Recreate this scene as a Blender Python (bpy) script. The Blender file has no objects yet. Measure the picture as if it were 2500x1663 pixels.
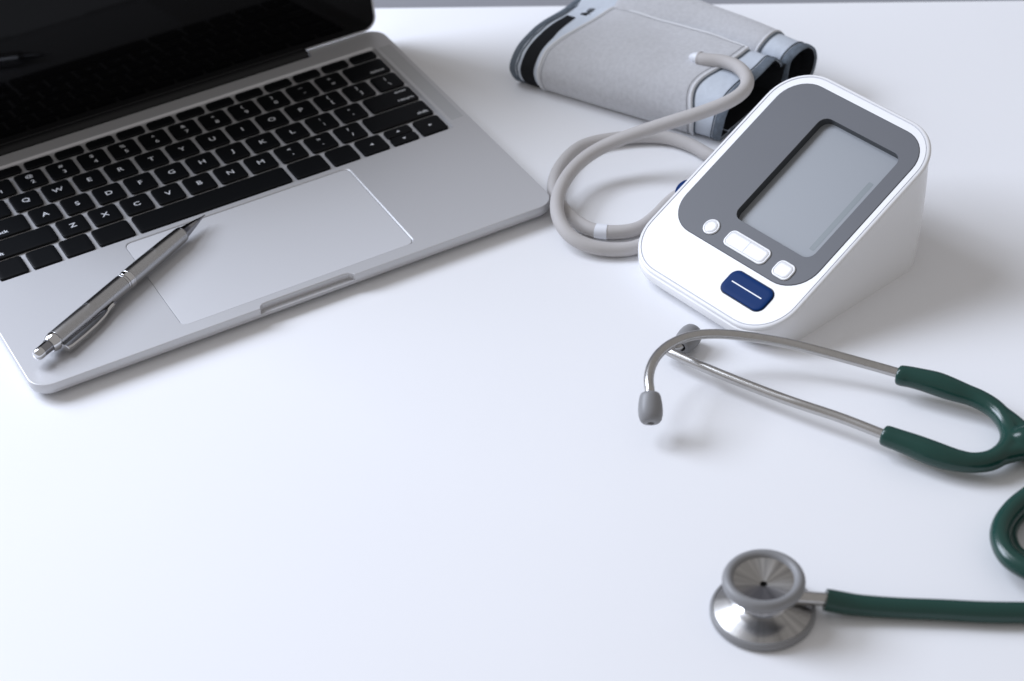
import bpy, bmesh, math, random
from mathutils import Vector, Matrix
from mathutils.geometry import tessellate_polygon

S = 0.001                      # the numbers below are millimetres
scene = bpy.context.scene
C = scene.collection
rnd = random.Random(7)

# ------------------------------------------------------------------ camera
cam_d = bpy.data.cameras.new('camera')
cam = bpy.data.objects.new('camera', cam_d)
C.objects.link(cam)
right = Vector((0.87248533, -0.48661005, -0.04449734))
down = Vector((-0.3363131, -0.53194133, -0.77713057))
fwd = Vector((0.35448957, 0.69300006, -0.62776433))
m = Matrix((right, -down, -fwd)).transposed().to_4x4()
m.translation = Vector((-321.823, -1006.146, 706.2)) * S
cam.matrix_world = m
cam_d.sensor_width = 36
cam_d.lens = 76.44
cam_d.clip_start = 0.02
cam_d.clip_end = 60
cam_d.dof.use_dof = True
cam_d.dof.focus_distance = 1.135
cam_d.dof.aperture_fstop = 8.5
scene.camera = cam

# ------------------------------------------------------------------ light
w = bpy.data.worlds.new('World'); scene.world = w; w.use_nodes = True
bg = w.node_tree.nodes['Background']
bg.inputs[0].default_value = (1.0, 0.97, 0.96, 1)
bg.inputs[1].default_value = 0.37

def area(name, loc, target, sx, sy, power, col):
    d = bpy.data.lights.new(name, 'AREA')
    d.shape = 'RECTANGLE'; d.size = sx; d.size_y = sy; d.energy = power; d.color = col
    o = bpy.data.objects.new(name, d); C.objects.link(o)
    o.location = loc
    o.rotation_euler = (Vector(target) - Vector(loc)).to_track_quat('-Z', 'Y').to_euler()
    return o
tgt = Vector((0.08, -0.24, 0))
area('window_light', tgt + Vector((-0.65, 0.75, 0.62)).normalized() * 2.5, tgt, 1.4, 0.9, 60, (0.77, 0.84, 1.0))
area('ceiling_light', (-0.62, 1.25, 2.15), (0.05, -0.3, 0), 0.9, 0.9, 24, (0.80, 0.865, 1.0))

scene.view_settings.view_transform = 'Standard'
scene.view_settings.look = 'None'
scene.view_settings.exposure = 0.10
scene.view_settings.gamma = 1.0

# ------------------------------------------------------------------ helpers
def mat(name, col, rough=0.5, metal=0.0, spec=0.5, coat=0.0, aniso=0.0, bump=None, mottling=None, tangent=None, ior=None, sheen=0.0):
    M = bpy.data.materials.new(name); M.use_nodes = True
    nt = M.node_tree; b = nt.nodes['Principled BSDF']
    b.inputs['Base Color'].default_value = (*col, 1)
    b.inputs['Roughness'].default_value = rough
    b.inputs['Metallic'].default_value = metal
    b.inputs['Specular IOR Level'].default_value = spec
    b.inputs['Coat Weight'].default_value = coat
    b.inputs['Anisotropic'].default_value = aniso
    if ior: b.inputs['IOR'].default_value = ior
    if sheen:
        b.inputs['Sheen Weight'].default_value = sheen
    tc = nt.nodes.new('ShaderNodeTexCoord')
    if tangent:
        t = nt.nodes.new('ShaderNodeTangent'); t.direction_type = 'RADIAL'; t.axis = tangent
        nt.links.new(t.outputs[0], b.inputs['Tangent'])
    if mottling:                                   # colour variation: scale, amount
        n = nt.nodes.new('ShaderNodeTexNoise'); n.inputs['Scale'].default_value = mottling[0]
        n.inputs['Detail'].default_value = 6
        nt.links.new(tc.outputs['Object'], n.inputs['Vector'])
        mx = nt.nodes.new('ShaderNodeMix'); mx.data_type = 'RGBA'
        a = mottling[1]
        mx.inputs[6].default_value = (*[max(0, c * (1 - a)) for c in col], 1)
        mx.inputs[7].default_value = (*[min(1, c * (1 + a)) for c in col], 1)
        nt.links.new(n.outputs['Fac'], mx.inputs[0])
        nt.links.new(mx.outputs[2], b.inputs['Base Color'])
    if bump:                                       # scale, strength, distance(m)
        n2 = nt.nodes.new('ShaderNodeTexNoise'); n2.inputs['Scale'].default_value = bump[0]
        n2.inputs['Detail'].default_value = 4
        nt.links.new(tc.outputs['Object'], n2.inputs['Vector'])
        bp = nt.nodes.new('ShaderNodeBump'); bp.inputs['Strength'].default_value = bump[1]
        bp.inputs['Distance'].default_value = bump[2]
        nt.links.new(n2.outputs['Fac'], bp.inputs['Height'])
        nt.links.new(bp.outputs[0], b.inputs['Normal'])
    return M

def mesh_obj(name, verts, faces, material, parent=None, smooth=True, angle=35, loc=None):
    me = bpy.data.meshes.new(name)
    me.from_pydata([tuple(Vector(v) * S) for v in verts], [], faces)
    me.update()
    bm = bmesh.new(); bm.from_mesh(me)
    bmesh.ops.recalc_face_normals(bm, faces=bm.faces)
    bm.to_mesh(me); bm.free()
    if smooth:
        me.polygons.foreach_set('use_smooth', [True] * len(me.polygons))
        me.set_sharp_from_angle(angle=math.radians(angle))
        for pl_ in me.polygons:
            if len(pl_.vertices) > 4: pl_.use_smooth = False
    if isinstance(material, (list, tuple)):
        for mm in material: me.materials.append(mm)
    else:
        me.materials.append(material)
    o = bpy.data.objects.new(name, me); C.objects.link(o)
    if parent: o.parent = parent
    if loc is not None: o.location = Vector(loc) * S
    return o

def thing(name, label, cat, loc=(0, 0, 0)):
    o = bpy.data.objects.new(name, None); C.objects.link(o)
    o.empty_display_size = 0.02
    o.location = Vector(loc) * S
    o['label'] = label; o['category'] = cat
    return o

def rrect(hx, hy, r, n=6, cx=0.0, cy=0.0):
    r = max(0.01, min(r, hx, hy)); p = []
    for sx, sy, a0 in ((1, -1, -90), (1, 1, 0), (-1, 1, 90), (-1, -1, 180)):
        for k in range(n + 1):
            a = math.radians(a0 + 90 * k / n)
            p.append((cx + sx * (hx - r) + r * math.cos(a), cy + sy * (hy - r) + r * math.sin(a)))
    return p

def stack(loops, cap0=True, cap1=True):
    """loops: list of equal-length lists of 3-D points -> verts, faces"""
    n = len(loops[0]); v = [p for L in loops for p in L]; f = []
    for i in range(len(loops) - 1):
        for j in range(n):
            k = (j + 1) % n
            f.append((i * n + j, i * n + k, (i + 1) * n + k, (i + 1) * n + j))
    if cap0: f.append(tuple(reversed(range(n))))
    if cap1: f.append(tuple(range((len(loops) - 1) * n, len(loops) * n)))
    return v, f

def lift(pts, z): return [(x, y, z) for x, y in pts]

def join(*vf):
    V, F = [], []
    for v, f in vf:
        o = len(V); V += list(v); F += [tuple(i + o for i in q) for q in f]
    return V, F

def fill(outer, holes):
    """flat face with holes; 3-D loops"""
    loops = [[Vector(p) for p in L] for L in [outer] + holes]
    tris = tessellate_polygon(loops)
    v = [tuple(p) for L in loops for p in L]
    return v, [tuple(t) for t in tris]

def spline(pts, per=8):
    """Catmull-Rom through tuples of any length"""
    out = []
    n = len(pts); d = len(pts[0])
    for i in range(n - 1):
        p0 = pts[max(i - 1, 0)]; p1 = pts[i]; p2 = pts[i + 1]; p3 = pts[min(i + 2, n - 1)]
        for k in range(per):
            t = k / per
            out.append(tuple(0.5 * (2 * p1[j] + (p2[j] - p0[j]) * t + (2 * p0[j] - 5 * p1[j] + 4 * p2[j] - p3[j]) * t * t
                       + (3 * p1[j] - p0[j] - 3 * p2[j] + p3[j]) * t ** 3) for j in range(d)))
    out.append(tuple(pts[-1]))
    return out

def smooth_path(pts, it=6):
    P = [list(p) for p in pts]
    for _ in range(it):
        Q = [p[:] for p in P]
        for i in range(1, len(P) - 1):
            for j in range(len(P[0])):
                Q[i][j] = 0.25 * P[i - 1][j] + 0.5 * P[i][j] + 0.25 * P[i + 1][j]
        P = Q
    return [tuple(p) for p in P]

def sweep(path, radii, seg=20, caps=True, flat=1.0):
    P = [Vector(p[:3]) for p in path]
    if not isinstance(radii, (list, tuple)): radii = [radii] * len(P)
    loops = []; nrm = None
    for i, p in enumerate(P):
        t = (P[min(i + 1, len(P) - 1)] - P[max(i - 1, 0)]).normalized()
        if nrm is None:
            nrm = t.cross(Vector((0, 0, 1)))
            if nrm.length < 1e-4: nrm = t.cross(Vector((1, 0, 0)))
            nrm.normalize()
        nrm = (nrm - t * nrm.dot(t)).normalized()
        b = t.cross(nrm)
        loops.append([tuple(p + (nrm * math.cos(2 * math.pi * k / seg) + b * math.sin(2 * math.pi * k / seg) * flat) * radii[i])
                      for k in range(seg)])
    return stack(loops, caps, caps)

def lathe(profile, o=(0, 0, 0), axis=(0, 0, 1), seg=64, caps=(False, False)):
    """profile: (radius, height along the axis)"""
    ax = Vector(axis).normalized()
    u = ax.cross(Vector((0, 0, 1)))
    if u.length < 1e-3: u = Vector((1, 0, 0))
    u.normalize(); w_ = ax.cross(u); o = Vector(o)
    loops = [[tuple(o + ax * h + (u * math.cos(2 * math.pi * k / seg) + w_ * math.sin(2 * math.pi * k / seg)) * max(r, 1e-4))
              for k in range(seg)] for r, h in profile]
    return stack(loops, caps[0], caps[1])

_txt = {}
def text_mesh(s, size, bold=0.0, sx=1.0):
    key = (s, size, bold, sx)
    if key in _txt: return _txt[key]
    cu = bpy.data.curves.new('legend', 'FONT'); cu.body = s; cu.size = size * S
    cu.align_x = 'CENTER'; cu.align_y = 'CENTER'; cu.offset = bold * S; cu.resolution_u = 3
    o = bpy.data.objects.new('legend', cu); C.objects.link(o)
    dg = bpy.context.evaluated_depsgraph_get()
    me = bpy.data.meshes.new_from_object(o.evaluated_get(dg))
    bpy.data.objects.remove(o); bpy.data.curves.remove(cu)
    xs = [v.co.x for v in me.vertices]; ys = [v.co.y for v in me.vertices]
    if xs:
        cx, cy = (min(xs) + max(xs)) / 2, (min(ys) + max(ys)) / 2
        for v in me.vertices:
            v.co.x = (v.co.x - cx) * sx; v.co.y -= cy
    me.name = 'key_legend'
    _txt[key] = me
    return me

# ------------------------------------------------------------------ materials
M_table = mat('white_laminate', (0.845, 0.85, 0.87), 0.5, spec=0.25, mottling=(5.0, 0.018), bump=(900, 0.03, 0.0002))
M_tedge = mat('table_edge', (0.8, 0.81, 0.84), 0.5)
M_floor = mat('grey_floor', (0.34, 0.345, 0.375), 0.6, mottling=(2.5, 0.25))
M_wall = mat('grey_wall', (0.30, 0.30, 0.33), 0.8, mottling=(1.5, 0.1))
M_alu = mat('anodised_aluminium', (0.575, 0.575, 0.59), 0.46, metal=0.45, bump=(5200, 0.05, 0.00004))
M_aluw = mat('aluminium_wall', (0.66, 0.68, 0.72), 0.3, metal=0.9)
M_pad = mat('trackpad_glass', (0.575, 0.577, 0.595), 0.55, metal=0.1, spec=0.25)
M_gap = mat('dark_gap', (0.05, 0.052, 0.06), 0.6)
M_key = mat('key_plastic', (0.005, 0.0055, 0.0065), 0.42, spec=0.1, bump=(3000, 0.08, 0.00005))
M_leg = mat('legend_white', (0.66, 0.68, 0.72), 0.6)
M_glass = mat('screen_glass', (0.003, 0.003, 0.0035), 0.035, spec=0.13)
M_blackp = mat('hinge_plastic', (0.008, 0.008, 0.009), 0.5, spec=0.3)
M_white = mat('white_plastic', (0.82, 0.82, 0.83), 0.24, spec=0.5, bump=(1400, 0.02, 0.0001))
M_seam = mat('seam_shadow_gap', (0.60, 0.605, 0.63), 0.6)
M_panel = mat('grey_panel', (0.112, 0.116, 0.128), 0.38, spec=0.35, mottling=(30, 0.03))
M_lcd = mat('lcd_grey', (0.268, 0.284, 0.305), 0.3, spec=0.4, mottling=(25, 0.02))
M_lcdwall = mat('lcd_recess_wall', (0.045, 0.05, 0.055), 0.5)
M_bar = mat('lcd_print', (0.19, 0.215, 0.225), 0.3)
M_blue = mat('blue_button', (0.002, 0.028, 0.128), 0.42, spec=0.10, mottling=(60, 0.06))
M_print = mat('white_print', (0.88, 0.9, 0.92), 0.5)
M_steel = mat('brushed_steel', (0.50, 0.49, 0.48), 0.27, metal=1.0, aniso=0.4, mottling=(420, 0.10))
M_chrome = mat('chrome', (0.66, 0.66, 0.67), 0.08, metal=1.0)
M_chest = mat('turned_steel', (0.60, 0.59, 0.58), 0.22, metal=1.0, aniso=0.85, tangent='Z')
nt = M_chest.node_tree; b = nt.nodes['Principled BSDF']
tc = nt.nodes.new('ShaderNodeTexCoord'); gr = nt.nodes.new('ShaderNodeTexGradient'); gr.gradient_type = 'RADIAL'
nt.links.new(tc.outputs['Object'], gr.inputs['Vector'])
ns_ = nt.nodes.new('ShaderNodeTexNoise'); ns_.noise_dimensions = '1D'; ns_.inputs['Scale'].default_value = 26; ns_.inputs['Detail'].default_value = 5
nt.links.new(gr.outputs['Fac'], ns_.inputs['W'])
rp = nt.nodes.new('ShaderNodeValToRGB'); rp.color_ramp.elements[0].position = .3; rp.color_ramp.elements[1].position = .72
rp.color_ramp.elements[0].color = (.30, .295, .29, 1); rp.color_ramp.elements[1].color = (.50, .49, .48, 1)
nt.links.new(ns_.outputs['Fac'], rp.inputs[0]); nt.links.new(rp.outputs[0], b.inputs['Base Color'])  # radial highlight streaks of turned metal, put into the base colour by angle
M_rubber = mat('grey_rubber', (0.235, 0.235, 0.24), 0.42, spec=0.4)
M_hole = mat('bore', (0.01, 0.01, 0.01), 0.8)
M_tube = mat('green_pvc', (0.007, 0.047, 0.037), 0.22, spec=0.5, bump=(500, 0.05, 0.0002), mottling=(90, 0.06))
M_pen = mat('pen_steel', (0.47, 0.47, 0.48), 0.25, metal=1.0, aniso=0.55, mottling=(900, 0.12), bump=(2500, 0.06, 0.00005))
M_pend = mat('pen_dark_steel', (0.30, 0.30, 0.32), 0.16, metal=1.0)
M_velour = mat('velour', (0.60, 0.605, 0.63), 0.95, spec=0.1, sheen=0.3, mottling=(420, 0.15), bump=(3200, 0.7, 0.0006))
M_pipe = mat('pale_piping', (0.68, 0.69, 0.71), 0.9, spec=0.1, bump=(2000, 0.3, 0.0004))
M_nylon = mat('pale_blue_nylon', (0.58, 0.63, 0.70), 0.62, spec=0.25, mottling=(45, 0.13), bump=(260, 0.35, 0.0012))
M_bind = mat('slate_binding', (0.13, 0.155, 0.185), 0.8, spec=0.2, mottling=(300, 0.45), bump=(900, 0.5, 0.0008))
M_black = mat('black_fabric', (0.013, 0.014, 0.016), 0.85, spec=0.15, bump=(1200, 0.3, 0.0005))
M_thread = mat('grey_thread', (0.24, 0.245, 0.26), 0.8, spec=0.1)
M_ink = mat('printed_ink', (0.03, 0.035, 0.04), 0.7)
M_hose = mat('grey_hose', (0.50, 0.48, 0.47), 0.6, spec=0.2, mottling=(70, 0.05))
M_collar = mat('white_collar', (0.8, 0.82, 0.87), 0.4)

# ------------------------------------------------------------------ setting
E = Vector((0.8462, -0.5329, 0)); D = Vector((-0.5329, -0.8462, 0))   # along the far edge, toward the viewer
edge0 = Vector((168, 117.5, 0))
def tpt(e, d, z): return tuple(edge0 + E * e + D * d + Vector((0, 0, z)))
table = thing('table', 'white laminate table top under the laptop, the monitor and the stethoscope', 'table', (100, -250, 0))
def tloop(ins, z, r=6):
    base = rrect(950 - ins, 430 - ins, r, 5)
    return [tuple(edge0 + E * (x + 60) + D * (y + 430) + Vector((-100, 250, z))) for x, y in base]
v, f = stack([tloop(0.6, -28), tloop(0, -27.4), tloop(0, -1.0), tloop(0.3, -0.3), tloop(1.0, 0)])
mesh_obj('tabletop', v, f, M_table, table)
for e in (-820, 940):
    for d in (70, 790):
        p = edge0 + E * e + D * d + Vector((-100, 250, 0))
        v, f = stack([[(p.x + x, p.y + y, z) for x, y in rrect(24, 24, 4, 4)] for z in (-740, -28)])
        mesh_obj('leg', v, f, M_tedge, table)
o = mesh_obj('floor', [(-4000, -4000, -741), (5000, -4000, -741), (5000, 4000, -741), (-4000, 4000, -741)], [(0, 1, 2, 3)], M_floor, smooth=False)
o['kind'] = 'structure'
wc = edge0 - D * 2600
o = mesh_obj('wall', [tuple(wc + E * a + Vector((0, 0, z)) - D * d) for a, z, d in
     ((-3500, -741, 0), (3500, -741, 0), (3500, 1900, 0), (-3500, 1900, 0), (-3500, -741, 120), (3500, -741, 120), (3500, 1900, 120), (-3500, 1900, 120))],
     [(0, 1, 2, 3), (4, 5, 6, 7), (0, 1, 5, 4), (1, 2, 6, 5), (2, 3, 7, 6), (3, 0, 4, 7)], M_wall, smooth=False)
o['kind'] = 'structure'

# ------------------------------------------------------------------ laptop
LAP = thing('laptop', 'open silver laptop with black keyboard and a pen lying on its palm rest', 'laptop')
U1 = 19.0
PY = 18.74
YF, YB = -143.9, 78.6
HX = 152.0
def outline(ins, notch, zf=0):
    """plan outline of the base: rounded corners, thumb scoop in front, hinge notch behind; same count for every level"""
    p = []
    x1, y0, y1, r = HX - ins, YF + ins, YB - ins, 11.0 - min(ins, 6)
    sc = [(-27.6, 0), (-26.6, .55), (-25.0, .9), (-22, 1), (22, 1), (25.0, .9), (26.6, .55), (27.6, 0)]
    for x, k in sc: p.append((x, y0 + 3.7 * k * notch))
    for k in range(9):
        a = math.radians(-90 + 90 * k / 8); p.append((x1 - r + r * math.cos(a), y0 + r + r * math.sin(a)))
    for k in range(9):
        a = math.radians(90 * k / 8); p.append((x1 - r + r * math.cos(a), y1 - r + r * math.sin(a)))
    nb = 8.1
    p += [(103, y1), (102, y1 - nb), (-102, y1 - nb), (-103, y1)]
    for k in range(9):
        a = math.radians(90 + 90 * k / 8); p.append((-x1 + r + r * math.cos(a), y1 - r + r * math.sin(a)))
    for k in range(9):
        a = math.radians(180 + 90 * k / 8); p.append((-x1 + r + r * math.cos(a), y0 + r + r * math.sin(a)))
    return p
levels = [(9.0, 1.0, 0), (4.5, 1.5, 0), (2.2, 2.4, 0), (0.5, 4.2, 0), (0.0, 6.2, 0), (0.0, 6.25, 0.93), (0.0, 9.55, 0.97), (0.12, 9.85, 1.0), (0.4, 10.0, 1.0)]
loops = [lift(outline(i, n), z) for i, z, n in levels]
v1 = stack(loops, True, False)
KX0, KX1, KY0, KY1 = -139.2, 139.2, -47.2, 60.0
kb = rrect((KX1 - KX0) / 2, (KY1 - KY0) / 2, 2.2, 5, 0, (KY0 + KY1) / 2)
tpo = rrect(68.4, 42.55, 4.2, 6, .32, -93.0)
v2 = fill(loops[-1], [lift(kb, 10.0), lift(tpo, 10.0)])
kb2 = rrect((KX1 - KX0) / 2 - 1.3, (KY1 - KY0) / 2 - .85, 1.6, 5, 0, (KY0 + KY1) / 2 - .35)
v3 = stack([lift(kb, 10.0), lift(kb2, 8.9), lift(kb2, 8.75)], False, True)
tpo2 = rrect(67.9, 42.3, 3.9, 6, 0, -93.1)
v4 = stack([lift(tpo, 10.0), lift(tpo2, 9.55), lift(tpo2, 8.9)], False, True)
v, f = join(v1, v2, v3, v4)
base = mesh_obj('base', v, f, M_alu, LAP, angle=22)
for x, y in ((-128, -122), (128, -122), (-128, 55), (128, 55)):
    v, f = lathe([(0.01, 0), (7.5, 0), (8, .5), (8, 1.6)], (x, y, 0), seg=24)
    mesh_obj('foot', v, f, M_blackp, LAP)
# trackpad
tl = lambda i, z: lift(rrect(67.7 - i, 42.0 - i, 3.9, 6, 0, -93.1), z)
v, f = stack([tl(0, 9.0), tl(0, 9.55), tl(.2, 9.7)])
mesh_obj('trackpad', v, f, M_pad, LAP)
# speaker grilles: perforated strips beside the keyboard
M_spk = bpy.data.materials.new('speaker_perforation'); M_spk.use_nodes = True
nt = M_spk.node_tree; b = nt.nodes['Principled BSDF']
b.inputs['Metallic'].default_value = 0.35; b.inputs['Roughness'].default_value = 0.55
tc = nt.nodes.new('ShaderNodeTexCoord'); vo = nt.nodes.new('ShaderNodeTexVoronoi'); vo.inputs['Scale'].default_value = 950; vo.inputs['Randomness'].default_value = 0
nt.links.new(tc.outputs['Object'], vo.inputs['Vector'])
rp = nt.nodes.new('ShaderNodeValToRGB'); rp.color_ramp.elements[0].position = .28; rp.color_ramp.elements[1].position = .42
rp.color_ramp.elements[0].color = (.22, .22, .225, 1); rp.color_ramp.elements[1].color = (.47, .475, .485, 1)
nt.links.new(vo.outputs['Distance'], rp.inputs[0]); nt.links.new(rp.outputs[0], b.inputs['Base Color'])
for sgn in (-1, 1):
    sl = lambda i, z: lift(rrect(4.0 - i, 48 - i, .6, 3, sgn * 145.2, 8.5), z)
    v, f = stack([sl(0, 9.9), sl(0, 10.03), sl(.03, 10.05)])
    mesh_obj('speaker_grille', v, f, M_spk, LAP)

# keys
KW, KH = 2.45, 2.4         # gaps
_keymesh = {}
def key_mesh(wd, ht, r=1.9):
    k = (round(wd, 2), round(ht, 2))
    if k in _keymesh: return _keymesh[k]
    L = [lift(rrect(wd / 2 - i, ht / 2 - i, max(.6, r - i * .4), 4), z) for i, z in ((.25, 8.8), (0, 9.1), (0, 10.0), (.22, 10.26), (.55, 10.36), (3.2, 10.30))]
    v, f = stack(L, False, True)
    o = mesh_obj('key', v, f, M_key, None, angle=50)
    me = o.data; bpy.data.objects.remove(o)
    _keymesh[k] = me
    return me
def key(x0, w_u, row_y, ht=None, dy=0.0, legends=()):
    """x0 and width in key units"""
    ht = ht or PY - KH
    wd = w_u * U1 - KW
    o = bpy.data.objects.new('key', key_mesh(wd, ht)); C.objects.link(o); o.parent = LAP
    cx = (x0 + w_u / 2 - 7.25) * U1; cy = row_y + dy
    o.location = Vector((cx, cy, 0)) * S
    for s, dx, ddy, size, bold, sx in legends:
        if s in ('<<', '>>', '^^', 'vv'):
            q = {'<<': ((-1.25, 0), (.9, -1.15), (.9, 1.15)), '>>': ((1.25, 0), (-.9, 1.15), (-.9, -1.15)),
                 '^^': ((0, 1.0), (-1.2, -.8), (1.2, -.8)), 'vv': ((0, -1.0), (1.2, .8), (-1.2, .8))}[s]
            l = mesh_obj('key_legend', [(a, b_, 0) for a, b_ in q], [(0, 1, 2)], M_leg, o, smooth=False)
        else:
            me = text_mesh(s, size, bold, sx)
            if not me.materials: me.materials.append(M_leg)
            l = bpy.data.objects.new('key_legend', me); C.objects.link(l); l.parent = o
        l.location = Vector((dx, ddy, 10.345)) * S
    return o
big = lambda s: ((s, 0, 0, 5.3, .07, 1.12),)
two = lambda lo, hi: ((lo, .35, -2.9, 4.3, .06, 1.15), (hi, -.1, 2.9, 4.0, .06, 1.15))
yrow = [52.1, 2 * PY, PY, 0, -PY, -2 * PY]
# function row: escape and thirteen short keys
key(0, 1.5, yrow[0], 8.0)
for i in range(13): key(1.5 + i, 1.0, yrow[0], 8.0)
for i, (lo, hi) in enumerate((('`', '~'), ('1', '!'), ('2', '@'), ('3', '#'), ('4', '$'), ('5', '%'), ('6', '^'), ('7', '&'), ('8', '*'), ('9', '('), ('0', ')'), ('-', '_'), ('=', '+'))):
    key(i, 1, yrow[1], legends=two(lo, hi))
key(13, 1.5, yrow[1], legends=(('delete', 5.0, -4.5, 3.5, .05, 1.08),))
key(0, 1.5, yrow[2], legends=(('tab', -8.6, -4.5, 3.5, .05, 1.08),))
for i, s in enumerate('QWERTYUIOP'): key(1.5 + i, 1, yrow[2], legends=big(s))
for i, (lo, hi) in enumerate((('[', '{'), (']', '}'), ('\\', '|'))): key(11.5 + i, 1, yrow[2], legends=two(lo, hi))
key(0, 1.75, yrow[3], legends=(('caps lock', -4.6, -4.3, 3.7, .06, 1.1),))
for i, s in enumerate('ASDFGHJKL'): key(1.75 + i, 1, yrow[3], legends=big(s))
for i, (lo, hi) in enumerate(((';', ':'), ("'", '"'))): key(10.75 + i, 1, yrow[3], legends=two(lo, hi))
key(12.75, 1.75, yrow[3], legends=(('enter', 8.8, 4.6, 3.3, .05, 1.08), ('return', 8.0, -4.4, 3.7, .06, 1.08)))
key(0, 2.25, yrow[4], legends=(('shift', -14.2, -4.4, 3.7, .06, 1.1),))
for i, s in enumerate('ZXCVBNM'): key(2.25 + i, 1, yrow[4], legends=big(s))
for i, (lo, hi) in enumerate(((',', '<'), ('.', '>'), ('/', '?'))): key(9.25 + i, 1, yrow[4], legends=two(lo, hi))
key(12.25, 2.25, yrow[4], legends=(('shift', 14.4, -4.0, 3.7, .06, 1.1),))
for x0, wu in ((0, 1), (1, 1), (2, 1), (3, 1.25), (4.25, 5), (9.25, 1.25), (10.5, 1)): key(x0, wu, yrow[5])
key(11.5, 1, yrow[5], legends=(('<<', 0, 0, 3, 0, 1),))
key(12.5, 1, yrow[5], 7.9, 4.22, legends=(('^^', 0, 0, 3, 0, 1),))
key(12.5, 1, yrow[5], 7.9, -4.22, legends=(('vv', 0, 0, 3, 0, 1),))
key(13.5, 1, yrow[5], legends=(('>>', 0, 0, 3, 0, 1),))

# hinge bar and lid
v, f = lathe([(.5, -101.6), (4.6, -101.6), (5.0, -101), (5.0, 101), (4.6, 101.6), (.5, 101.6)], (0, 76.6, 7.2), (1, 0, 0), 32)
mesh_obj('hinge', v, f, M_blackp, LAP)
PH = math.radians(7.0)
LO = Vector((0, 77.4, 10.25)); LT = Vector((0, math.sin(PH), math.cos(PH))); LN = Vector((0, -math.cos(PH), math.sin(PH)))
LH = 203.0; LX = 151.3
def lid_loop(ins, n, r=9.0, b0=0.0):
    return [tuple(LO + Vector((1, 0, 0)) * x + LT * y + LN * n) for x, y in rrect(LX - ins, LH / 2 - ins, r - ins * .8, 8, 0, b0 + LH / 2)]
v, f = stack([lid_loop(2.2, -5.0), lid_loop(.5, -4.5), lid_loop(0, -3.6), lid_loop(0, -.9), lid_loop(.25, -.55), lid_loop(.9, -.45)])
mesh_obj('lid', v, f, M_alu, LAP, angle=40)
v, f = stack([lid_loop(1.7, -.6), lid_loop(1.7, .02), lid_loop(1.9, .15)])
mesh_obj('screen', v, f, M_glass, LAP, angle=15)
bl = lambda n, s: [tuple(LO + Vector((x, 0, 0)) + LT * y + LN * n) for x, y in rrect(100.5 - s, 3.6 - s, 1.0, 3, 0, -1.0)]
v, f = stack([bl(-3.2, 0), bl(.15, 0), bl(.35, .3)])
mesh_obj('hinge_cover', v, f, M_blackp, LAP)

# ------------------------------------------------------------------ pen
PEN = thing('pen', 'brushed steel ballpoint pen lying across the laptop palm rest and trackpad', 'pen', (-83, -92, 10))
pa = Vector((-144.3, -127.0, 16.9)); pb = Vector((-21.6, -56.8, 15.4))
ax = (pb - pa).normalized(); PL = (pb - pa).length
org = PEN.location / S
def pen_l(prof, seg=40): return lathe(prof, pa - org, ax, seg)
R_ = 5.05
v, f = pen_l([(.01, 0), (1.6, .15), (2.6, .8), (3.15, 2.0), (3.25, 4.6)]); mesh_obj('button_cap', v, f, M_chrome, PEN)
v, f = pen_l([(3.05, 4.6), (3.15, 4.7), (3.3, 11.5), (3.3, 13.5)]); mesh_obj('button', v, f, M_pend, PEN)
v, f = pen_l([(3.35, 10.6), (3.9, 10.4), (4.35, 11.0), (4.95, 13.4), (5.15, 14.6), (5.15, 15.4), (4.9, 15.6)]); mesh_obj('chrome_collar', v, f, M_chrome, PEN, angle=60)
v, f = pen_l([(4.7, 15.5), (R_ - .1, 15.7), (R_, 16.1), (R_ + .12, 45), (R_ + .1, 69.7), (4.85, 70.0)]); mesh_obj('rear_barrel', v, f, M_pen, PEN)
v, f = pen_l([(4.8, 70.0), (5.15, 70.1), (5.2, 70.6), (5.15, 71.1), (5.0, 71.2), (5.0, 71.7), (5.25, 71.8), (5.25, 73.6), (5.0, 73.7), (5.0, 74.2), (5.2, 74.3), (5.25, 74.8), (5.15, 75.2), (4.8, 75.3)]); mesh_obj('centre_ring', v, f, M_chrome, PEN, angle=60)
v, f = pen_l([(4.8, 75.2), (5.15, 75.5), (5.15, 88), (5.0, 100), (4.75, 112), (4.45, 120.3), (4.2, 120.6)]); mesh_obj('front_barrel', v, f, M_pen, PEN)
v, f = pen_l([(4.1, 120.4), (4.25, 120.7), (4.2, 121.3), (3.9, 121.6), (3.6, 122.2), (2.7, 127.5), (1.75, 133), (1.3, 135.4), (1.05, 136), (.9, 137.6), (.55, 138.6), (.35, PL)]); mesh_obj('tip', v, f, M_pend, PEN, angle=60)
# clip: a folded metal strip standing off the barrel toward the viewer
side = ax.cross(Vector((0, 0, 1))).normalized()           # horizontal, to the viewer's right
cd = (side * 0.90 + Vector((0, 0, -0.38))).normalized()
cw = ax.cross(cd).normalized()
def clip_sec(t, off, hw, th):
    c = pa - org + ax * t + cd * off
    return [tuple(c + cw * a + cd * b_) for a, b_ in ((-hw, 0), (-hw * .8, th * .8), (0, th), (hw * .8, th * .8), (hw, 0), (hw * .55, -.25), (-hw * .55, -.25))]
secs = [clip_sec(t, o_, h_, th) for t, o_, h_, th in ((14.6, 4.3, 1.7, .8), (15.0, 6.6, 2.2, 1.1), (15.6, 8.0, 2.4, 1.2), (18, 8.5, 2.35, 1.2), (28, 8.7, 2.2, 1.1), (38, 8.4, 2.0, 1.05), (45, 7.7, 1.9, 1.0), (48.5, 7.0, 1.95, 1.0), (50, 6.0, 2.0, 1.6), (53, 5.5, 2.1, 1.7), (56.4, 5.6, 2.0, 1.2), (57.0, 5.7, 1.4, .8))]
v, f = stack(secs); mesh_obj('clip', v, f, M_chrome, PEN, angle=50)

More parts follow.
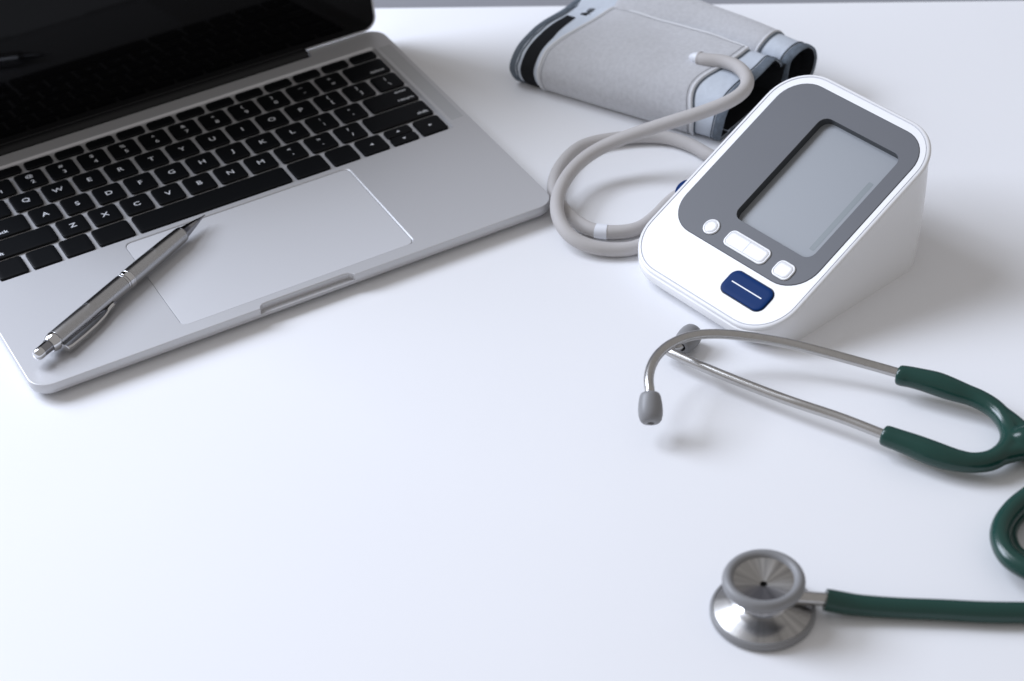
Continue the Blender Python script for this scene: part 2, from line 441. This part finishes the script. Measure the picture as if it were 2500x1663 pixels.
# ------------------------------------------------------------------ blood pressure monitor
O_ = Vector((165.707, -258.469, 12.283)); U_ = Vector((.201997, -.979386, 0)); V_ = Vector((.891162, .183801, .414786)); N_ = Vector((-.406236, -.083786, .90992))
H_ = Vector((.979386, .201997, 0)); ct = math.cos(math.radians(24.506)); th_ = math.tan(math.radians(24.506))
BPM = thing('blood_pressure_monitor', 'white blood pressure monitor with grey panel, blank display and blue start button', 'blood pressure monitor', (230, -245, 0))
bo = BPM.location / S
def onp(x, y, n=0): return tuple(O_ + U_ * x + V_ * y + N_ * n - bo)
HWm, LEN, RC = 54.3, 146.6, 25.0
def top_loop(ins, n, r=None):
    return [onp(x, y, n) for x, y in rrect(HWm - ins, LEN / 2 - ins, (r or RC) - ins, 12, 0, LEN / 2)]
def wall_loop(frac, k, dz=0.0):
    """loop on the side wall: frac 1 = under the rim, 0 = table; k blends the base outline (0) into the rim outline (1)"""
    out = []
    for (x0, y0), (x1, y1) in zip(rrect(53.2, 61.6, 24, 12, 0, 68.4), rrect(HWm, LEN * ct / 2, RC, 12, 0, LEN * ct / 2)):
        x, y = x0 + (x1 - x0) * k, y0 + (y1 - y0) * k
        zt = 12.283 + y1 * th_ - 2.0
        out.append(tuple(Vector((O_.x, O_.y, 0)) + U_ * x + H_ * y + Vector((0, 0, max(0, frac * zt + dz))) - bo))
    return out
lcd = lambda ins, n: [onp(x, y, n) for x, y in rrect(27.5 - ins, 37.6 - ins, 5.4, 6, 12.1, 88.0)]
loops = [wall_loop(0, -.02), wall_loop(0, 0, .5), wall_loop(.12, .27), wall_loop(.28, .56), wall_loop(.45, .82), wall_loop(.62, .98), wall_loop(.8, 1.03), wall_loop(.94, 1.015), wall_loop(.985, 1.0), top_loop(.3, -1.75), top_loop(.3, -1.5), top_loop(0, -1.3), top_loop(.25, -.5), top_loop(.9, 0), top_loop(1.85, .05), top_loop(2.0, -.35), top_loop(2.35, -.35), top_loop(2.55, .0)]
v1 = stack(loops, True, False)
v2 = fill(loops[-1], [lcd(-.3, 0)])
v3 = stack([lcd(-.3, 0), lcd(-.3, -4)], False, False)
v, f = join(v1, v2, v3)
mesh_obj('casing', v, f, M_white, BPM, angle=38)
v, f = stack([top_loop(1.88, .045), top_loop(2.0, -.25), top_loop(2.35, -.25), top_loop(2.52, -.01)], False, False)
mesh_obj('rim_seam', v, f, M_seam, BPM, angle=20)
# panel
pl = lambda ins, n: [onp(x, y, n) for x, y in rrect(47.9 - ins, 54.5 - ins, 17.5 - ins, 10, .6, 85.05)]
gv, gf = join(stack([pl(-.28, .02), pl(-.28, .06)], False, False), fill(pl(-.28, .06), [pl(.6, .06)]))
mesh_obj('panel_gap', gv, gf, M_gap, BPM, smooth=False)
v, f = join(stack([pl(0, .0), pl(0, .18), pl(.2, .3)], False, False), fill(pl(.2, .3), [lcd(0, .3)]), stack([lcd(0, .3), lcd(.15, .1)], False, False))
PAN = mesh_obj('panel', v, f, M_panel, BPM, angle=30)
v, f = stack([lcd(.0, .1), lcd(.1, -4.6)], False, False); mesh_obj('display_recess', v, f, M_lcdwall, BPM)
v, f = stack([lcd(-.2, -5.2), lcd(-.2, -4.4)], False, True)
DSP = mesh_obj('display', v, f, M_lcd, BPM, angle=20)
v, f = stack([[onp(x, y, n) for x, y in rrect(1.65, 24.4, .7, 3, 33.05, 82.0)] for n in (-4.4, -4.36)], False, True)
mesh_obj('display_bar', v, f, M_bar, DSP)
def button(cx, cy, hx, hy, r, mats, n0=.3, ring=True):
    bl_ = lambda i, n: [onp(x, y, n) for x, y in rrect(hx - i, hy - i, max(.5, r - i), 8, cx, cy)]
    g = stack([bl_(-.28, n0 + .03), bl_(.5, n0 + .04)], False, False)
    mesh_obj('button_gap', *g, M_gap, BPM, smooth=False)
    v, f = stack([bl_(0, n0), bl_(0, n0 + .45), bl_(.2, n0 + .75), bl_(.55, n0 + .85), bl_(.95, n0 + .8), bl_(1.15, n0 + .45), bl_(1.3, n0 + .4)], False, True)
    bz = mesh_obj('button_bezel', v, f, mats[0], BPM, angle=40)
    return bz
def key_cap(par, cx, cy, hx, hy, r, m_, n0=.3):
    bl_ = lambda i, n: [onp(x, y, n) for x, y in rrect(hx - i, hy - i, max(.5, r - i), 8, cx, cy)]
    v, f = stack([bl_(0, n0 + .4), bl_(0, n0 + .75), bl_(.25, n0 + .95), bl_(1.2, n0 + 1.0)], False, True)
    return mesh_obj('button', v, f, m_, par, angle=40)
bz = button(-20.2, 38.9, 4.75, 4.75, 4.75, (M_white,)); key_cap(bz, -20.2, 38.9, 3.55, 3.55, 3.55, M_white)
bz = button(5.7, 39.2, 14.6, 5.1, 3.6, (M_white,))
rk = key_cap(bz, 5.7, 39.2, 13.4, 3.9, 2.4, M_white)
v, f = stack([[onp(x, y, n) for x, y in rrect(.22, 3.5, .1, 2, 5.7, 39.2)] for n in (1.2, 1.34)], False, True); mesh_obj('button_divider', v, f, M_seam, rk, smooth=False)
bz = button(32.2, 38.6, 5.9, 5.1, 3.6, (M_white,)); key_cap(bz, 32.2, 38.6, 4.7, 3.9, 2.5, M_white)
# start button in a shallow dish
sb = lambda i, n: [onp(x, y, n) for x, y in rrect(14.6 - i, 7.3 - i, 4.6 - i, 8, 23.8, 19.1)]
v, f = stack([sb(-.55, .02), sb(.3, .05)], False, False); mesh_obj('button_gap', v, f, M_gap, BPM, smooth=False)
v, f = stack([sb(0, .0), sb(0, .5), sb(.25, .85), sb(.7, .98), sb(2.5, 1.02)], False, True)
SBT = mesh_obj('start_button', v, f, M_blue, BPM, angle=40)
v, f = stack([[onp(x, y, n) for x, y in rrect(10.5, .32, .15, 3, 23.6, 19.1)] for n in (1.0, 1.06)], False, True)
mesh_obj('start_mark', v, f, M_print, SBT)

# ------------------------------------------------------------------ arm cuff
CA = Vector((.51839, -.85514, 0)); CB = Vector((.85514, .51839, 0)); CO = Vector((201.51, -23.52, 0))
CUFF = thing('arm_cuff', 'folded grey arm cuff with pale hose behind the blood pressure monitor', 'arm cuff', (245, -50, 0))
co = CUFF.location / S
def cw3(a, b_, z): return tuple(CO + CA * a + CB * b_ + Vector((0, 0, z)) - co)
L1 = [(-9, 20, 1.0), (-9, 12, 0.8), (-10, 8.0, 1.2), (-12.3, 4.6, 4), (-13.2, 1.5, 12.4), (-12.8, 3.6, 18.5), (-11.8, 10.2, 24), (-10.3, 21, 26.6), (-9.2, 34, 26.8), (-8, 59.4, 23.5), (-7, 73, 23.0), (-6, 84, 20), (-5, 90, 13), (-5, 86, 6), (-5, 74, 3), (-5, 58, 2.5), (-5, 42, 2.5), (-5, 28, 2.5)]
R1 = [(130, 20, 1.0), (128, 8, .8), (127.5, 1, 1.5), (129, -3.4, 6), (131, -5, 14), (132, -3.8, 21), (133.5, 1, 28), (136, 9, 32.5), (139, 20, 35), (141, 33, 36.8), (141.4, 43, 36.4), (141.5, 50.5, 31), (141, 55, 24), (139, 52.5, 13), (136, 45, 7), (133, 30, 4.2), (130.5, 16, 3.4), (129, 8, 3.0)]
L2 = [(0, 50, 18), (0, 60, 24), (0, 72, 29), (0, 84, 34), (0, 95, 37), (0, 102, 35.5), (0, 106, 28), (0, 103, 15), (0, 95, 4), (0, 70, 1.5)]
R2 = [(143, 58, 12), (144, 56.8, 20), (145.5, 56.8, 28.5), (148, 61, 32.8), (149, 68, 32.5), (149.6, 75, 30), (150.5, 81, 25), (151, 83, 17), (151, 77, 9), (150, 60, 2)]
def densify(Lp, Rp, per): return spline(Lp, per), spline(Rp, per)
L1d, R1d = densify(L1, R1, 6); L2d, R2d = densify(L2, R2, 6)
NS1 = len(L1d) - 1; NS2 = len(L2d) - 1
def surf(which, s, t):
    Ld, Rd = (L1d, R1d) if which == 1 else (L2d, R2d)
    n = len(Ld) - 1; x = min(max(s * n, 0), n - 1e-6); i = int(x); k = x - i
    l = [Ld[i][j] * (1 - k) + Ld[i + 1][j] * k for j in range(3)]
    r = [Rd[i][j] * (1 - k) + Rd[i + 1][j] * k for j in range(3)]
    bulge = 4 * t * (1 - t)
    a, b_, z = [l[j] * (1 - t) + r[j] * t for j in range(3)]
    if which == 1:
        z += bulge * 2.2 * max(0, min(1, (z - 9) / 22)) 
        z += (.4 * math.sin(a * .11 + b_ * .07) + .15 * math.sin(a * .21 - b_ * .13 + 1)) * min(1, z / 15)
    else:
        z += (.5 * math.sin(a * .09 + b_ * .05)) * min(1, z / 15)
    return (a, b_, z)
def snorm(which, s, t):
    e = .004
    p = Vector(surf(which, s, t)); a = Vector(surf(which, min(s + e, 1), t)) - Vector(surf(which, max(s - e, 0), t))
    b_ = Vector(surf(which, s, min(t + e, 1))) - Vector(surf(which, s, max(t - e, 0)))
    n = b_.cross(a)
    return n.normalized() if n.length else Vector((0, 0, 1))
# is the normal outward (away from the roll's inside)?
_c = Vector(surf(1, .55, .5)); _n = snorm(1, .55, .5)
SGN = 1 if _n.z > 0 else -1
def sp(which, s, t, off):
    p = Vector(surf(which, s, t)) + snorm(which, s, t) * SGN * off
    return cw3(*p)
def patch(name, which, s0, s1, t0, t1, off, thick, m_, ns=40, nt_=16, parent=None, edge=.35):
    """a sheet of cloth on the cuff; t0/t1 may be functions of s"""
    T0 = t0 if callable(t0) else (lambda s: t0); T1 = t1 if callable(t1) else (lambda s: t1)
    top, bot = [], []
    for i in range(ns + 1):
        s = s0 + (s1 - s0) * i / ns
        for j in range(nt_ + 1):
            t = T0(s) + (T1(s) - T0(s)) * j / nt_
            rim = (i in (0, ns) or j in (0, nt_))
            top.append(sp(which, s, t, off - (edge * thick if rim else 0)))
            bot.append(sp(which, s, t, off - thick))
    n = len(top); f = []; wj = nt_ + 1
    for i in range(ns):
        for j in range(nt_):
            q = (i * wj + j, i * wj + j + 1, (i + 1) * wj + j + 1, (i + 1) * wj + j)
            f.append(q); f.append(tuple(n + k for k in reversed(q)))
    ring = [(i, 0) for i in range(ns + 1)] + [(ns, j) for j in range(1, nt_ + 1)] + [(i, nt_) for i in range(ns - 1, -1, -1)] + [(0, j) for j in range(nt_ - 1, 0, -1)]
    ids = [i * wj + j for i, j in ring]
    for k in range(len(ids)):
        a, b_ = ids[k], ids[(k + 1) % len(ids)]
        f.append((a, b_, n + b_, n + a))
    return mesh_obj(name, top + bot, f, m_, parent or CUFF, angle=60)
def cord(name, pts, r, m_, parent=None, off=.0, seg=8):
    """pts: list of (which, s, t)"""
    path = [sp(w_, s, t, off) for w_, s, t in pts]
    return mesh_obj(name, *sweep(smooth_path(path, 1), r, seg), m_, parent or CUFF)
lin = lambda a, b_, n: [a + (b_ - a) * i / n for i in range(n + 1)]
def sidx(i): return i / (len(L1) - 1)
S_FLAP = sidx(10.15)                                   # where the velour of the outer layer ends
ix = lambda s: s * (len(L1) - 1)
tl0 = lambda s: .143 + .06 * max(0, ix(s) - 6) / 4.2
tr0 = lambda s: .868 - .05 * math.exp(-((ix(s) - 6.6) / 1.7) ** 2)
# outer layer cloth, lining, velour, piping
patch('outer_cloth', 1, 0, 1, 0.004, .996, 0.0, 1.0, M_nylon, 130, 30)
patch('outer_lining', 1, 0.0, 1, 0.012, .995, -.9, .8, M_black, 130, 10)
patch('velour_panel', 1, sidx(1.6), S_FLAP, tl0, tr0, 1.3, 1.6, M_velour, 100, 40)
bord = [(1, s, tl0(s)) for s in lin(sidx(1.6), S_FLAP, 46)] + [(1, S_FLAP + .004, tl0(S_FLAP) + (tr0(S_FLAP) - tl0(S_FLAP)) * k / 30) for k in range(1, 30)] + [(1, s, tr0(s)) for s in lin(S_FLAP, sidx(1.6), 46)]
cord('panel_piping', bord, 1.25, M_pipe, off=.55)
patch('range_strip', 1, sidx(1.8), sidx(8.7), lambda s: .054 - .012 * max(0, (3 - ix(s)) / 3), lambda s: .118 - .025 * max(0, (ix(s) - 7) / 2), .75, 1.0, M_black, 100, 5)
patch('edge_binding', 1, .02, .98, 0.0, .026, 0.75, 1.5, M_bind, 120, 3)
patch('edge_binding', 1, .02, .98, .962, 1.0, 0.75, 1.5, M_bind, 120, 3)
cord('border_seam', [(1, s, .955) for s in lin(.05, .9, 70)], .38, M_bind, off=.25)
cord('border_seam', [(1, s, tr0(s) + .012) for s in lin(sidx(1.6), S_FLAP - .01, 50)], .45, M_bind, off=.2)
cord('border_seam', [(1, s, .036 + .002 * math.sin(s * 90)) for s in lin(.08, sidx(12), 60)], .45, M_bind, off=.3)
def stitches(name, which, fn, n, parent=None):
    vs, fs = [], []
    for k in range(n):
        (s0, t0), (s1, t1) = fn(k / n), fn((k + .62) / n)
        v_, f_ = sweep([sp(which, s0, t0, 1.22), sp(which, (s0 + s1) / 2, (t0 + t1) / 2, 1.42), sp(which, s1, t1, 1.22)], .2, 5)
        o_ = len(vs); vs += v_; fs += [tuple(i + o_ for i in q) for q in f_]
    o = mesh_obj(name, vs, fs, M_thread, parent or CUFF)
    o['kind'] = 'stuff'
    return o
stitches('stitching', 1, lambda k: (sidx(1.8) + (S_FLAP - sidx(1.8)) * k, tl0(sidx(1.8) + (S_FLAP - sidx(1.8)) * k) + .017), 95)
stitches('stitching', 1, lambda k: (sidx(1.8) + (S_FLAP - sidx(1.8)) * k, tr0(sidx(1.8) + (S_FLAP - sidx(1.8)) * k) - .017), 95)
stitches('stitching', 1, lambda k: (S_FLAP - .012, tl0(S_FLAP) + .02 + (tr0(S_FLAP) - tl0(S_FLAP) - .04) * k), 85)
# print on the cloth beyond the strip: pointer and size letters
def print_at(s_, t_, size, txt, rot):
    p = Vector(sp(1, s_, t_, .5)); n = (Vector(sp(1, s_, t_, 1)) - Vector(sp(1, s_, t_, 0))).normalized()
    du = (Vector(sp(1, s_ + .01, t_, 0)) - Vector(sp(1, s_ - .01, t_, 0))).normalized()
    dv = n.cross(du)
    me = text_mesh(txt, size, .1, 1.0).copy(); me.name = 'size_print'; me.materials.clear(); me.materials.append(M_ink)
    o = bpy.data.objects.new('size_print', me); C.objects.link(o); o.parent = CUFF
    o.matrix_local = Matrix.Translation(p * S) @ Matrix((du, dv, n)).transposed().to_4x4() @ Matrix.Rotation(rot, 4, 'Z')
print_at(sidx(9.42), .118, 6.0, 'MIN', 0)
patch('range_mark', 1, sidx(8.95), sidx(9.1), .094, .125, .35, .5, M_black, 4, 4)
# inner layer of the roll
patch('inner_cloth', 2, 0.0, 1, 0.0, .996, 0.0, 1.0, M_nylon, 60, 20)
patch('inner_lining', 2, 0.0, 1, .01, .995, -.9, .8, M_black, 110, 10)
i2 = lambda i: i / (len(L2) - 1)
t2l = lambda s: .16; t2r = lambda s: .845
patch('velour_panel', 2, i2(1.35), i2(7), t2l, t2r, 1.2, 1.5, M_velour, 50, 40)
cord('panel_piping', [(2, i2(1.35), t2l(0) + (t2r(0) - t2l(0)) * k / 30) for k in range(31)] + [(2, s, t2r(s)) for s in lin(i2(1.35), i2(7), 36)], 1.0, M_pipe, off=.6)
cord('border_seam', [(2, s, .858) for s in lin(i2(1.0), i2(7.5), 40)], .55, M_bind, off=.2)
cord('border_seam', [(2, s, .955) for s in lin(i2(.6), i2(8), 40)], .38, M_bind, off=.25)
patch('edge_binding', 2, .02, .98, .962, 1.0, 0.75, 1.5, M_bind, 50, 3)
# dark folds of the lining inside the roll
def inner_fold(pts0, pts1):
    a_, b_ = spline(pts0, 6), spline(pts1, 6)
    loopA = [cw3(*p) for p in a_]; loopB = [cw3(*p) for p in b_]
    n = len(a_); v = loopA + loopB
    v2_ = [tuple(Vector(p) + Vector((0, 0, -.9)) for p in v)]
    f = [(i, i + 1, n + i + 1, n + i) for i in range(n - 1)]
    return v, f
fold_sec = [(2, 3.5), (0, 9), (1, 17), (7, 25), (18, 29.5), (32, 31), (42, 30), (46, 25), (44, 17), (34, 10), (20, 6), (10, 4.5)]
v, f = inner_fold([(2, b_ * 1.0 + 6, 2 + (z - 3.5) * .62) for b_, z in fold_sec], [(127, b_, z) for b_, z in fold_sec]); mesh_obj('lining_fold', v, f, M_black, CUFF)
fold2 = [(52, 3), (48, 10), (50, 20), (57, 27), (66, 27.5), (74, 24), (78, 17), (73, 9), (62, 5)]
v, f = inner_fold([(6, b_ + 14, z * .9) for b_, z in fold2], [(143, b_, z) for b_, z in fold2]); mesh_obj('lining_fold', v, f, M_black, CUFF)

# hose, nozzle, collar, plug
hose1 = [(274.7, -99.2, 37.4), (276.1, -102.7, 38.0), (283.2, -112.2, 39.2), (285.6, -123.9, 40.2), (282.3, -136.7, 40.6), (275.1, -144.6, 40.0), (264.4, -148.0, 39.0), (252.3, -146.9, 37.0), (238.3, -142.6, 34.0), (221.9, -134.9, 29.0), (205.7, -127.0, 23.0), (189.2, -122.8, 17.7), (173.8, -126.1, 14.2), (159.1, -136.7, 12.8), (148.2, -150.3, 12.0), (143.0, -164.0, 10.4), (143.4, -175.4, 8.0), (148.9, -184.8, 5.9), (158.6, -192.6, 4.6), (170.3, -197.3, 4.3), (186, -194.5, 4.2), (205, -189.5, 4.2), (228, -183, 4.2), (246, -171.5, 4.2), (254, -157, 4.2)]
hose2 = [(251.4, -142.6, 4.2), (248.9, -130.5, 4.2), (242.2, -117.1, 4.2), (232.0, -108.4, 4.2), (218.7, -101.9, 4.2), (203.2, -97.2, 4.2), (191.5, -98.3, 4.2), (178.6, -105.3, 4.2), (167.0, -115.9, 4.2), (159.0, -128.3, 4.2), (155.4, -142.5, 4.2), (155.0, -157.0, 4.2), (157.4, -167.6, 4.2), (162.4, -174.9, 4.2), (172.2, -181.3, 4.2), (182.7, -183.0, 4.2), (195.3, -178.4, 4.3), (206.8, -172.9, 5.2), (214.0, -172.6, 7.6), (217.4, -176.5, 11), (216.0, -182.0, 14.5), (213.6, -186, 17.0)]
hp = smooth_path(spline([tuple(Vector(p) - co) for p in hose1 + hose2], 8), 6)
hose = mesh_obj('hose', *sweep(hp, 3.88, 24), M_hose, CUFF)
pw = lambda p: Vector(p) - co
d0 = (pw((276.1, -102.7, 38.0)) - pw((274.0, -98.0, 37.3))).normalized()
e0 = Vector(hp[0])
v, f = lathe([(4.15, .5), (4.2, -.4), (4.05, -.7), (3.2, -.8)], e0, d0, 24, (False, True)); mesh_obj('hose_end_ring', v, f, M_hose, CUFF)
v, f = lathe([(3.3, 0), (3.3, -2.6), (2.8, -4.6), (1.9, -6.2), (.9, -7.2), (.05, -7.5)], e0, d0, 20); mesh_obj('nozzle', v, f, M_collar, CUFF)
# collar on the hose
ci = min(range(len(hp)), key=lambda i: (Vector(hp[i]) - pw((162.4, -174.9, 4.2))).length)
seg_ = hp[ci - 3:ci + 3]
mesh_obj('collar', *sweep(seg_, 4.15, 24), M_collar, CUFF)
# air plug at the side of the monitor
pd = -U_
pe = Vector((O_.x, O_.y, 0)) - U_ * 52.2 + H_ * 58.2 + Vector((0, 0, 18.6)) - co
v, f = lathe([(3.6, -1), (3.6, 4), (6.4, 4.3), (6.9, 5.2), (6.9, 10.6), (6.3, 12.9), (4.8, 14.3), (4.2, 14.5)], pe, pd, 32, (True, True)); mesh_obj('air_plug', v, f, M_blue, CUFF)

# ------------------------------------------------------------------ stethoscope
ST = thing('stethoscope', 'stethoscope with green tubing, steel ear tubes and a grey rimmed chest piece', 'stethoscope', (190, -400, 0))
so = ST.location / S
rel = lambda pts: [tuple(Vector(p[:3]) - so) + tuple(p[3:]) for p in pts]
far = [(228, -378, 11.5), (219.0, -363.9, 12.0), (206.9, -347.4, 13.0), (195.6, -333.6, 14.5), (183.5, -320.7, 16.5), (170.2, -309.5, 18.5), (155.7, -300.0, 20.5), (142.9, -295.8, 22.0), (131.3, -296.4, 23.0), (120.9, -299.9, 23.3), (112.7, -305.7, 23.2), (106.6, -312.6, 22.3), (103.0, -319.4, 20.8), (101.6, -322.0, 18.4)]
near = [(195, -410.5, 10.0), (186.8, -395.2, 10.2), (177.1, -374.3, 9.8), (163.6, -349.8, 9.2), (150.9, -323.2, 8.7), (142.8, -304.4, 8.2), (138.6, -294.0, 8.0), (136.0, -286.5, 7.8), (135.9, -282.4, 7.5), (138.6, -281.0, 7.2), (142.6, -283.4, 6.9), (146.0, -282.6, 6.8)]
for P in (far, near):
    pth = smooth_path(spline(rel(P), 8), 4)
    mesh_obj('ear_tube', *sweep(pth, 2.5, 20), M_steel, ST)
def ear_tip(a, d, L=15.5):
    pr = [(2.45, 0), (4.3, .1), (4.75, .5), (5.3, 2.0), (5.85, 5.5), (6.05, 8.6), (5.9, 11.4), (5.3, 13.7), (4.3, 14.9), (3.2, 15.3), (1.75, 15.4), (1.55, 15.0), (1.5, 12)]
    v, f = lathe(pr, Vector(a) - so, d, 36); o = mesh_obj('ear_tip', v, f, M_rubber, ST, angle=60)
    v, f = lathe([(1.6, 12.5), (.02, 12.4)], Vector(a) - so, d, 16); mesh_obj('bore', v, f, M_hole, o)
ear_tip((102.6, -320.2, 19.8), (-6.6, -11.3, -7.2))
ear_tip((143.2, -284.6, 6.9), (.80, .47, -.03))
# green yoke: two sleeves merging into one tube
up = [(218.2, -364.9, 12, 5.0), (219.6, -366.9, 12, 5.3), (222.2, -369.6, 12, 5.35), (226.0, -374.6, 12, 5.6), (230.5, -380.6, 11.6, 6.05), (234.9, -387.8, 11, 5.7), (238.8, -393.8, 10.4, 5.05),
      (241.6, -399.0, 10.0, 4.95), (243.8, -406.9, 9.5, 4.9), (243.6, -414.3, 9.0, 4.9), (241.5, -421.6, 8.6, 5.0), (237.6, -427.9, 8.3, 5.1), (231.5, -432.7, 8.1, 5.2), (224.8, -434.9, 8.0, 5.2), (218.4, -435.0, 8.1, 5.1),
      (211.6, -432.3, 8.4, 5.0), (207.2, -428.6, 8.7, 5.3), (203.3, -424.2, 9, 5.8), (198.6, -417.2, 9.5, 6.15), (194.3, -409.4, 10, 5.8), (190.2, -402.0, 10.2, 5.4), (187.9, -398.0, 10.3, 5.3), (186.6, -395.6, 10.4, 5.0)]
stem = [(236.2, -429.4, 8.0, 5.8), (238.2, -430.9, 7.9, 7.0), (240.2, -432.3, 7.9, 7.9), (242.2, -434.2, 7.8, 8.2), (247, -439.6, 7.6, 7.5), (253, -448.0, 7.2, 6.5), (262, -462, 6, 5.1), (268, -480, 5.3, 4.9), (264, -500, 5.0, 4.8), (250, -514, 5.0, 4.8), (230, -519, 5, 4.8), (210, -514, 5, 4.8), (197, -503, 5, 4.8), (191.3, -489.5, 5, 4.8), (194.2, -479.5, 5, 4.8), (200.0, -472.6, 5, 4.8), (208.8, -467.8, 5, 4.8), (219, -466, 5.2, 4.8), (234, -467, 6.5, 4.8), (248, -476, 8.5, 4.8), (254, -491, 10.5, 4.8), (248, -508, 12.5, 4.8), (232, -520, 14, 4.8), (208, -522, 14, 4.8), (189.1, -510, 12, 4.8), (183.4, -495, 11.6, 4.8), (186.5, -483.5, 11.6, 4.8), (192.9, -475.8, 11.8, 4.8), (202.7, -470.4, 12.0, 4.8), (212.8, -467.8, 12.6, 4.8), (228, -467, 14.5, 4.8), (242, -473, 16.5, 4.8), (249, -486, 18, 4.8), (245, -502, 18.5, 4.8), (232, -514, 18, 4.8), (214, -527, 14, 4.8), (196, -531, 8, 4.8), (184, -526, 5.4, 4.8), (171.8, -518.2, 5, 4.8), (157, -508.6, 5, 4.8), (142.7, -498.2, 5, 4.75), (127, -487.4, 5.1, 4.7), (113.4, -477.7, 5.6, 4.85), (107.5, -473.3, 6.4, 5.1), (103.2, -470.2, 7.4, 5.1), (101.0, -468.6, 8.0, 5.0)]
def sw4(P, per=8, it=4, seg=24):
    q = smooth_path(spline(rel(P), per), it)
    return sweep(q, [p[3] for p in q], seg)
k_split = 7
web1 = [(243.9, -409, 9.3, 4.4), (245.2, -418, 8.8, 4.5), (246.0, -428, 8.2, 4.6), (248.5, -440, 7.6, 4.6), (252, -446, 7.3, 4.6)]
web2 = [(222, -435.0, 8, 4.6), (230, -436.0, 8, 4.6), (238, -438.4, 7.8, 4.6), (245, -443.4, 7.5, 4.6), (251, -450, 7.3, 4.6)]
v, f = join(sw4(up), sw4(stem[:k_split]), sw4(web1), sw4(web2))
yoke = mesh_obj('yoke', v, f, M_tube, ST)
rm = yoke.modifiers.new('remesh', 'REMESH'); rm.mode = 'VOXEL'; rm.voxel_size = .0006; rm.use_smooth_shade = True
sm_ = yoke.modifiers.new('smooth', 'SMOOTH'); sm_.iterations = 22; sm_.factor = .5
dg = bpy.context.evaluated_depsgraph_get()
me = bpy.data.meshes.new_from_object(yoke.evaluated_get(dg)); yoke.modifiers.clear(); me.name = 'yoke'
yoke.data = me
me.polygons.foreach_set('use_smooth', [True] * len(me.polygons))
mesh_obj('tubing', *sw4(stem[k_split - 1:]), M_tube, ST)
# chest piece
cc = Vector((77.0, -455.2, 0)) - so
def ch(name, prof, m_, seg=72, caps=(False, False), z0=0, par=None):
    v, f = lathe([(r, z + z0) for r, z in prof], (0, 0, 0), (0, 0, 1), seg, caps)
    return mesh_obj(name, v, f, m_, par or ST, angle=40, loc=cc)
CP = ch('diaphragm_rim', [(19.5, .6), (21.8, .3), (23.0, .5), (23.45, 1.3), (23.45, 3.3), (23.1, 4.1), (22.5, 4.5), (21.9, 4.5), (21.6, 4.0)], M_rubber)
ch('diaphragm', [(.02, .9), (19.6, .9), (19.8, 1.2)], M_collar)
ch('disc', [(21.8, 4.0), (21.7, 4.2), (16, 6.3), (11.3, 8.1), (10.9, 8.6)], M_chest)
ch('neck', [(11.1, 8.2), (11.1, 8.8), (10.7, 9.1), (10.7, 15.2), (11.4, 16.6), (13, 17.6), (15.5, 18.4)], M_chrome)
ch('bell', [(14.4, 22.2), (13.4, 22.0), (8, 20.6), (1.6, 19.0)], M_chest)
ch('bore', [(1.65, 19.05), (1.6, 17.5), (.02, 17.4)], M_hole)
ch('bell_rim', [(15.75 + 2.6 * math.cos(a), 20.9 + 3.1 * math.sin(a)) for a in [math.radians(x) for x in range(-180, 181, 15)]], M_rubber)
# stem from the neck into the tubing
sd = Vector((101.8, -469.2, 8.0)) - Vector((77.0, -455.2, 12.0))
pst = [tuple(cc + Vector((0, 0, 12.0)) + sd * k) for k in (.3, .55, .8, 1.05)]
mesh_obj('stem', *sweep(pst, [3.6, 3.3, 3.1, 3.1], 24), M_steel, ST)
